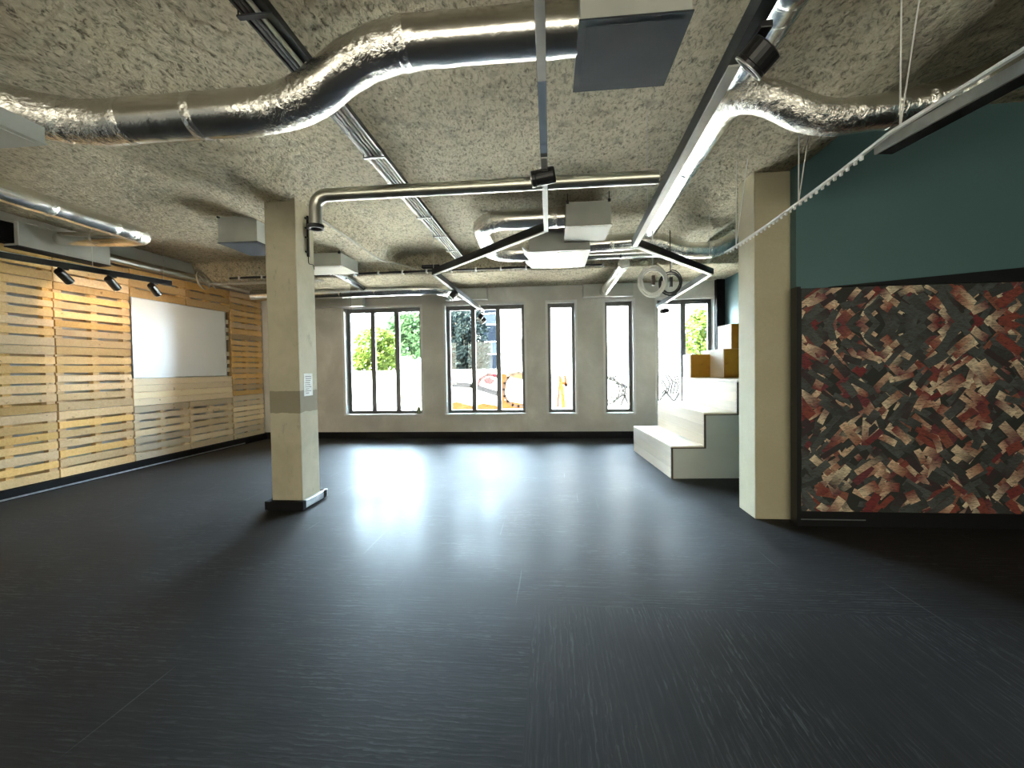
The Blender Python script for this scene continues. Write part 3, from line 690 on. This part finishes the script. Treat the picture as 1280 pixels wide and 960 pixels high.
# ------------------------------------------------------------------ lighting tracks and spots
def spot(label, base_, d, L=.115, r=.04, drop=.05, group='black track spotlights', lit=None):
    """base_: point on the underside of the track; d: aim of the head"""
    base_ = Vector(base_); d = Vector(d).normalized(); t_ = thing('track_spotlight', label, 'spotlight', tuple(base_), 0, group)
    MB().box(base_.x - .018, base_.x + .018, base_.y - .05, base_.y + .05, base_.z - .022, base_.z).build('adapter', 'black_metal', t_, bevel=.003)
    hc = base_ + Vector((0, 0, -.022 - drop)); MB().tube([base_ + Vector((0, 0, -.02)), hc], .008, 10).build('stem', 'black_metal', t_)
    a = hc - d * L * .45; b = hc + d * L * .55
    prof = [(0, .0), (0, .86), (.06, 1.), (.80, 1.), (.82, .95), (.84, 1.), (1., 1.)]
    m_ = MB(); u = d.orthogonal().normalized(); v_ = d.cross(u); n_ = 22; rings = []
    for t, k in prof: rings += [a.lerp(b, t) + (u * math.cos(2 * math.pi * j / n_) + v_ * math.sin(2 * math.pi * j / n_)) * max(r * k, 1e-4) for j in range(n_)]
    fs = [(i * n_ + j, i * n_ + (j + 1) % n_, (i + 1) * n_ + (j + 1) % n_, (i + 1) * n_ + j) for i in range(len(prof) - 1) for j in range(n_)]
    m_.add(rings, fs, False); m_.build('head', 'black_metal', t_)
    MB().ring(b - d * .002, d, r + .002, r - .006, .006).build('trim_ring', 'alu', t_)
    MB().tube([b - d * .016, b - d * .012], r - .005, 20).build('lens', 'lamp_face' if lit else 'white_plastic', t_)
    MB().bar(hc - Vector((0, 0, .0)), hc + Vector((0, 0, .03)), .028, .02, (1, 0, 0)).build('yoke', 'black_metal', t_)
    if lit:
        l = bpy.data.lights.new('spot_beam', 'SPOT'); l.energy = lit; l.spot_size = math.radians(150); l.spot_blend = 1.0; l.color = (1, .70, .40); l.shadow_soft_size = .03
        lo = bpy.data.objects.new('spot_beam', l); C.objects.link(lo); lo.parent = t_; lo.location = (b + d * .012) - base_; lo.rotation_euler = d.to_track_quat('-Z', 'Y').to_euler()
    return t_
def zigzag(label, pts, wd, ht, diff, wires, blues=()):
    """pts: underside centre line; diff: (segment, from, to) lengths along it that carry a diffuser or a painted sheen"""
    pts = [Vector(p) for p in pts]; t_ = thing('light_track', label, 'light track', tuple(pts[1]), 0, 'suspended light tracks')
    for i in range(len(pts) - 1):
        d = (pts[i + 1] - pts[i]).normalized() * wd * .35
        MB().bar(pts[i] - (d if i else d * 0), pts[i + 1] + d, wd, ht, lift=ht / 2).build('profile', 'black_metal', t_)
    for i, a, b, mm in diff:
        d = (pts[i + 1] - pts[i]).normalized(); MB().bar(pts[i] + d * a, pts[i] + d * b, wd * .93, .008, lift=-.004).build('diffuser', mm, t_, bevel=.002)
    for p in wires: MB().tube([(p[0], p[1], pts[0].z + ht), (p[0], p[1], p[2])], .0025, 6).build('suspension_wire', 'steel_wire', t_)
    return t_
def L2(p): return Vector((p.x, p.y, 2.5))
c0, c1, c2, c3 = Vector((-.016, -.6, 2.5)), Vector((-.010, 3.29, 2.5)), L2(at(542, 343.5, Z=2.5)), L2(at(604, 391, Z=2.5))
S1, S2, S3 = (c1 - c0).length, (c2 - c1).length, (c3 - c2).length
zigzag('middle zigzag light track, coming straight toward the camera at the top', [c0, c1, c2, c3], .034, .065,
       [(0, 0, 2.17, 'diffuser'), (0, 2.175, 2.60, 'blue_sheen'), (0, 2.61, 2.69, 'blue_sheen'), (0, 2.74, S1 + .01, 'diffuser'), (1, .02, S2 - .02, 'diffuser'), (2, .02, S3 * .8, 'diffuser')],  # blue pieces paint the sheen on bare track, no diffuser there
       [(c0.x, .4, 3.4), (c1.x, 2.9, 3.4), (c2.x, c2.y, 3.4), (c3.x, 7.2, 3.1)])
r0, r1, r2, r3 = Vector((.564, -.6, 2.5)), Vector((.763, 3.81, 2.5)), L2(at(889, 343, Z=2.5)), L2(at(822, 384.5, Z=2.5))
T1, T2, T3 = (r1 - r0).length, (r2 - r1).length, (r3 - r2).length
zigzag('right zigzag light track, slanting up to the top right of the middle track', [r0, r1, r2, r3], .046, .065,
       [(0, 2.17, T1 + .02, 'diffuser'), (1, .04, T2 - .04, 'diffuser'), (2, .03, T3 * .85, 'diffuser')],
       [(.6, .5, 3.4), (.78, 3.4, 3.4), (1.84, r2.y - .1, 3.2), (r3.x, 7.0, 3.15)])
la, lb_ = at(0, 322, Z=2.745), at(214, 357, Z=2.745); dd = (lb_ - la); la = la - dd * .9
t_ = thing('light_track', 'black light track with three spotlights in front of the pallet wall', 'light track', tuple(lb_), 0, 'suspended light tracks')
MB().bar(la, lb_, .045, .065, lift=.0325).build('profile', 'black_metal', t_, bevel=.003)
MB().bar(la + Vector((0, 0, .067)), lb_ + Vector((0, 0, .067)), .05, .006).build('top_highlight', 'alu', t_)  # bright strip stands in for the highlight along the track top
for k in (.35, .72, .97): q = la.lerp(lb_, k); MB().tube([q + Vector((0, 0, .06)), (q.x, q.y, 3.38)], .004, 6).build('suspension_wire', 'steel_wire', t_)
def on_left(x, y):
    best = min((( (lambda q: ((PROJ(q)[0] - x) ** 2))(la.lerp(lb_, k / 400)), k / 400) for k in range(401))); return la.lerp(lb_, best[1])
def PROJ(p):
    c = ROT.T @ (np.array(p, float) - np.array([0, 0, H0])); return CX + F * c[0] / c[2], CY + F * c[1] / c[2]
for x, lab in ((79, 'black spotlight nearest the camera on the track by the pallet wall'), (140, 'black spotlight in the middle of the three on the track by the pallet wall'), (192, 'black spotlight farthest along the track by the pallet wall')):
    spot(lab, on_left(x, 0), (-.22, .78, -.52), L=.19, r=.048, drop=.07, lit=5 if x < 190 else 2)
spot('big black spotlight on the right track, top right of the picture', r0 + (r1 - r0).normalized() * 2.03 + Vector((.022, 0, 0)), (-.55, .5, -.55), L=.072, r=.052, drop=.05)
spot('black spotlight lying crosswise on the middle track', (c1.x, 2.30, 2.5), (-.97, .12, -.12), L=.125, r=.042, drop=.005)
q = c2.lerp(c3, .28); spot('small black spotlight where the middle track turns to the windows', q, (-.5, -.35, -.6), L=.12, r=.045, drop=.04)
q = c2.lerp(c3, .90); spot('small dark spotlight second from the far end of the middle track', q, (-.4, -.5, -.6), L=.12, r=.045, drop=.10)
q = c2.lerp(c3, .985); spot('small dark spotlight at the very far end of the middle track', q, (-.4, -.5, -.5), L=.12, r=.045, drop=.13)
q = r2.lerp(r3, .80); spot('small spotlight on the far part of the right track, in front of the rightmost window', q, (-.9, -.2, -.1), L=.13, r=.04, drop=.11)

# ------------------------------------------------------------------ curtain rail and black track on the right
t_ = thing('curtain_rail', 'thin white curtain rail hung on wires, slanting down in front of the green wall', 'curtain rail', (1.66, 2.2, 2.5))
rp_ = [at(x, y, Z=2.5) for x, y in ((1280, 62), (1195, 115), (1110, 168), (1050, 215), (1000, 252), (960, 281), (920, 307.5), (906, 316))]
rp_ = [rp_[0] + (rp_[0] - rp_[2]).normalized() * 1.6] + rp_
for i in range(len(rp_) - 1):
    pass
m_ = MB()
for i in range(len(rp_) - 1): m_.bar(rp_[i], rp_[i + 1], .016, .014)
m_.build('rail', 'white_plastic', t_)
P_ = rounded(rp_, .05, .03); tot = sum((P_[i] - P_[i - 1]).length for i in range(1, len(P_)))
for k in range(30):
    L = tot - .05 - k * .062 - random.uniform(0, .02); p, d = along(P_, L); MB().box(p.x - .005, p.x + .005, p.y - .008, p.y + .008, p.z - .026, p.z - .007).build('glider', 'white_plastic', t_)
for (x, y), dx, zt in (((1125, 160), -.05, 3.3), ((998, 254), -.03, 3.2), ((920, 307), -.05, 3.25)):
    p = at(x, y, Z=2.505)
    for s_ in (-.012, .07): MB().tube([p, (p.x + s_ + .02, p.y + dx * s_ * 8, zt)], .0035, 6).build('hanging_wire', 'white_plastic', t_)
t_ = thing('ceiling_track', 'thick black track with its lit side painted grey beside the curtain rail, top right corner', 'track', (1.75, 1.6, 2.5))
e0, e1 = at(1106, 188, Z=2.49), at(1282, 92, Z=2.49); e2 = e1 + (e1 - e0).normalized() * 1.6
e0.z = e2.z = 2.47
MB().bar(e0, e2, .075, .05, lift=.025).build('profile', 'black_matt', t_, bevel=.003)
sd = Vector((-.045, 0, 0)); MB().bar(e0 + sd + Vector((0, .0, .026)), e2 + sd + Vector((0, 0, .026)), .010, .05).build('lit_side', 'alu', t_)  # grey strip stands in for light on the black track's left face

# ------------------------------------------------------------------ coils of cable, jar on the sill
def coil(label, c, r, turns, mat, th):
    t_ = thing('cable_coil', label, 'cable coil', tuple(c), 0, 'coils of cable hanging from the ceiling'); c = Vector(c)
    pts = []
    for k in range(turns * 22 + 1):
        a = 2 * math.pi * k / 22; q = k / 22; rr = r * (.74 + .26 * noise.noise(Vector((q * 1.7, th * 50, 1))) + .18 * ((q * .618) % 1)); pts.append(c + Vector((rr * math.cos(a), .03 * noise.noise(Vector((q * 2.3, 4, 1))), rr * 1.08 * math.sin(a))))
    MB().tube(pts, th, 6).build('cable', mat, t_)
    MB().tube([c + Vector((0, 0, r * .95)), c + Vector((0, 0, r * 1.5)), (c.x, c.y, 3.10)], th * .8, 6).build('strap', mat, t_)
    MB().box(c.x - .015, c.x + .02, c.y - .03, c.y + .01, c.z - .05, c.z + .07).build('tag', 'edge_brown' if mat == 'white_plastic' else mat, t_)
p = at(816, 352, Y=5.3); coil('coil of cream cable hanging in front of the rightmost window', p, .185, 10, 'white_plastic', .0085)
p = at(838, 354, Y=5.36); coil('coil of grey cable hanging right behind the cream coil', p, .15, 5, 'cable_black', .007)
t_ = thing('jar', 'small greenish jar standing on the sill of the leftmost window', 'jar', (-2.76, YB + .06, .512))
prof = [(.0, .04), (.02, .045), (.10, .045), (.12, .03), (.135, .03)]
m_ = MB(); m_.tube([(-2.76, YB + .06, .513 + z) for z, r_ in prof], .04, 16, True, lambda L: float(np.interp(L, [z for z, r_ in prof], [r_ for z, r_ in prof]))); m_.build('body', 'jar_green', t_)
MB().tube([(-2.76, YB + .06, .648), (-2.76, YB + .06, .668)], .033, 16).build('lid', 'white_plastic', t_)

# ------------------------------------------------------------------ outside
g = struct('ground_outside', MB().box(-40, 40, YB + .3, 60, -.3, -.12), 'paving')
gw = thing('garden_wall', 'low white wall sprayed with orange and grey graffiti, outside the windows', 'garden wall', (0, 13, -.12))
MB().box(-14, 12, 13, 13.25, -.12, 1.42).build('wall_face', 'render_white', gw)
gp = MB(); gy = [12.995]
def stroke(pts, wdt, col):
    """flat sprayed line through pixel points, on the face of the wall"""
    q = [at(x, y, Y=13) for x, y in pts]; gp.cur = tuple(k_ * 1. for k_ in col); gy[0] -= .0012
    for i in range(len(q) - 1):
        a, b = q[i], q[i + 1]; d = Vector((b.x - a.x, 0, b.z - a.z)).normalized(); s_ = Vector((-d.z, 0, d.x)) * wdt / 2; e = d * wdt * .3
        gp.add([(v.x, gy[0], v.z) for v in (a - e - s_, b + e - s_, b + e + s_, a - e + s_)], [(0, 1, 2, 3)])
def patch(pts, col):
    gp.cur = tuple(k_ * 1. for k_ in col); gy[0] -= .0012; gp.add([(v.x, gy[0], v.z) for v in (at(x, y, Y=13) for x, y in pts)], [tuple(range(len(pts)))])
ORG, PNK, GRY, YEL = (.020, .0065, .0022), (.010, .0026, .0036), (.0055, .0055, .006), (.018, .0105, .0028)
patch([(556, 505), (572, 502), (590, 507), (604, 504), (622, 507), (626, 512), (556, 513)], ORG)
patch([(624, 466), (634, 468), (630, 508), (622, 508)], ORG); patch([(634, 466), (660, 468), (660, 476), (640, 472)], ORG); patch([(630, 500), (662, 506), (662, 511), (626, 511)], ORG)
stroke([(30 * math.cos(a / 8 * math.pi) * .62 + 648, 21 * math.sin(a / 8 * math.pi) + 487) for a in range(17)], .09, (.008, .0055, .004))
patch([(604, 474), (612, 471), (619, 476), (614, 481), (606, 479)], PNK)
stroke([(596, 484), (600, 474), (610, 468), (621, 470)], .10, PNK); stroke([(560, 480), (590, 482), (622, 492)], .16, GRY)
patch([(684, 470), (689, 468), (690, 512), (684, 513)], ORG); patch([(699, 472), (703, 472), (707, 509), (702, 511)], YEL); stroke([(706, 470), (708, 482), (704, 478)], .08, ORG)
stroke([(700, 470), (697, 508)], .07, (.012, .007, .0035))
for k in range(3):
    stroke([(760 + 14 * math.cos(a) + k * 4, 488 + (17 - 4 * k) * math.sin(a)) for a in np.linspace(-1.6, 2.0, 12)], .05, GRY)
stroke([(756, 470), (762, 474), (770, 470)], .06, GRY); stroke([(776, 506), (781, 494), (786, 508)], .07, GRY); stroke([(776, 478), (784, 484), (778, 488), (786, 494)], .05, GRY)
for k in range(7): stroke([(824 + k * 3.5, 470 + 5 * math.sin(k * 2)), (830 + k * 3.5, 482 + 6 * math.cos(k)), (827 + k * 3.5, 492)], .05, GRY)
stroke([(824, 500), (832, 490), (842, 502), (848, 492)], .07, GRY)
gp.build('graffiti', 'spray_paint', gw)
def building(label, x0, x1, y, h, mat, wins, loc=None):
    t_ = thing('building', label, 'building', ((x0 + x1) / 2, y, -.12), 0, 'buildings across the street')
    MB().box(x0, x1, y, y + 6, -.12, h).build('wall', mat, t_)
    MB().box(x0 - .2, x1 + .2, y - .3, y + 6, h, h + .3).build('roof', 'asphalt', t_)
    for (a, b, z0, z1) in wins:
        f = MB().box(a, b, y - .03, y, z0, z1).build('window', 'facade_white', t_); MB().box(a + .08, b - .08, y - .035, y - .03, z0 + .08, z1 - .08).build('pane', 'facade_pane' if mat == 'facade_blue' else 'facade_pale_pane', f)
building('blue grey building seen behind the dark conifer', -8.5, -3.55, 30, 7.2, 'facade_blue', [(x, x + 1.3, z, z + 1.3) for x in (-7.9, -6.3, -4.95) for z in (1.2, 3.3, 5.3)])
building('white building behind the garden wall, filling the narrow windows', -3.3, 9.5, 27, 9.5, 'facade_white', [(x, x + 1.2, z, z + 1.7) for x in (-2.2, 1.8, 4.9, 7.4) for z in (1.8, 5.0)])
def tree(label, c, rx, rz, n_, mat, th, leafs, seed, cone=False):
    rg = random.Random(seed); t_ = thing('tree', label, 'tree', (c[0], c[1], -.12), 0, 'trees outside the windows'); m_ = MB()
    for k in range(n_):
        while True:
            p = Vector((rg.uniform(-1, 1), rg.uniform(-1, 1), rg.uniform(-1, 1)))
            if .15 < p.length < 1 and noise.noise(p * 2.3 + Vector((seed, 0, 0))) > -.22: break
        s_ = (1 - .75 * (p.z + 1) / 2) if cone else 1
        q = Vector((c[0] + p.x * rx * s_, c[1] + p.y * rx * s_, c[2] + p.z * rz)); a = Vector((rg.gauss(0, 1), rg.gauss(0, 1), rg.gauss(0, 1))).normalized(); b = a.orthogonal().normalized() * leafs * rg.uniform(.6, 1.2)
        d = a.cross(b).normalized() * leafs * rg.uniform(.35, .7); m_.cur = (rg.random(), rg.random(), 0); m_.add([q - b, q - d * .8, q + b, q + d * .8], [(0, 1, 2, 3)])
    m_.build('foliage', mat, t_)
    tk = MB().tube([(c[0], c[1], -.12), (c[0] + .05, c[1], c[2] * .5), (c[0] - .05, c[1] + .05, c[2] + rz * .5)], th, 10, True, lambda L: th * (1 - .15 * min(L, 4)))
    for k in range(6):
        a = k * 1.1; b = Vector((c[0], c[1], c[2] - rz * .4 + k * rz * .15)); tk.tube([b, b + Vector((math.cos(a) * rx * .6, math.sin(a) * rx * .6, rz * .35))], th * .3, 6)
    tk.build('trunk', 'bark', t_)
tree('yellow green bush tree behind the wall in the leftmost window', (-6.15, 14.6, 2.0), .85, 1.0, 5200, 'leaf_yellow', .07, .085, 2)
tree('pale green tree far behind, right half of the leftmost window', (-8.0, 24, 3.5), 1.5, 1.5, 4500, 'leaf_green', .14, .16, 4)
tree('dark conifer in the left half of the second window', (-3.15, 15.5, 2.2), 1.0, 1.7, 9000, 'leaf_pine', .10, .10, 6)
tree('leafy yellow green tree in the rightmost window', (5.25, 14.2, 2.35), .85, 1.15, 4200, 'leaf_yellow', .08, .085, 8)

p0, p1 = at(437, 342, Y=7.0), at(441, 455, Y=7.0)
t_ = thing('hanging_cord', 'thin cord hanging from the cable bundle in front of the leftmost far window', 'cord', tuple(p0))
MB().tube([p0, p0.lerp(p1, .5) + Vector((.006, 0, 0)), p1], .004, 6).build('cord', 'cable_black', t_); MB().tube([p1, p1 - Vector((0, 0, .06))], .012, 8).build('toggle', 'white_plastic', t_)
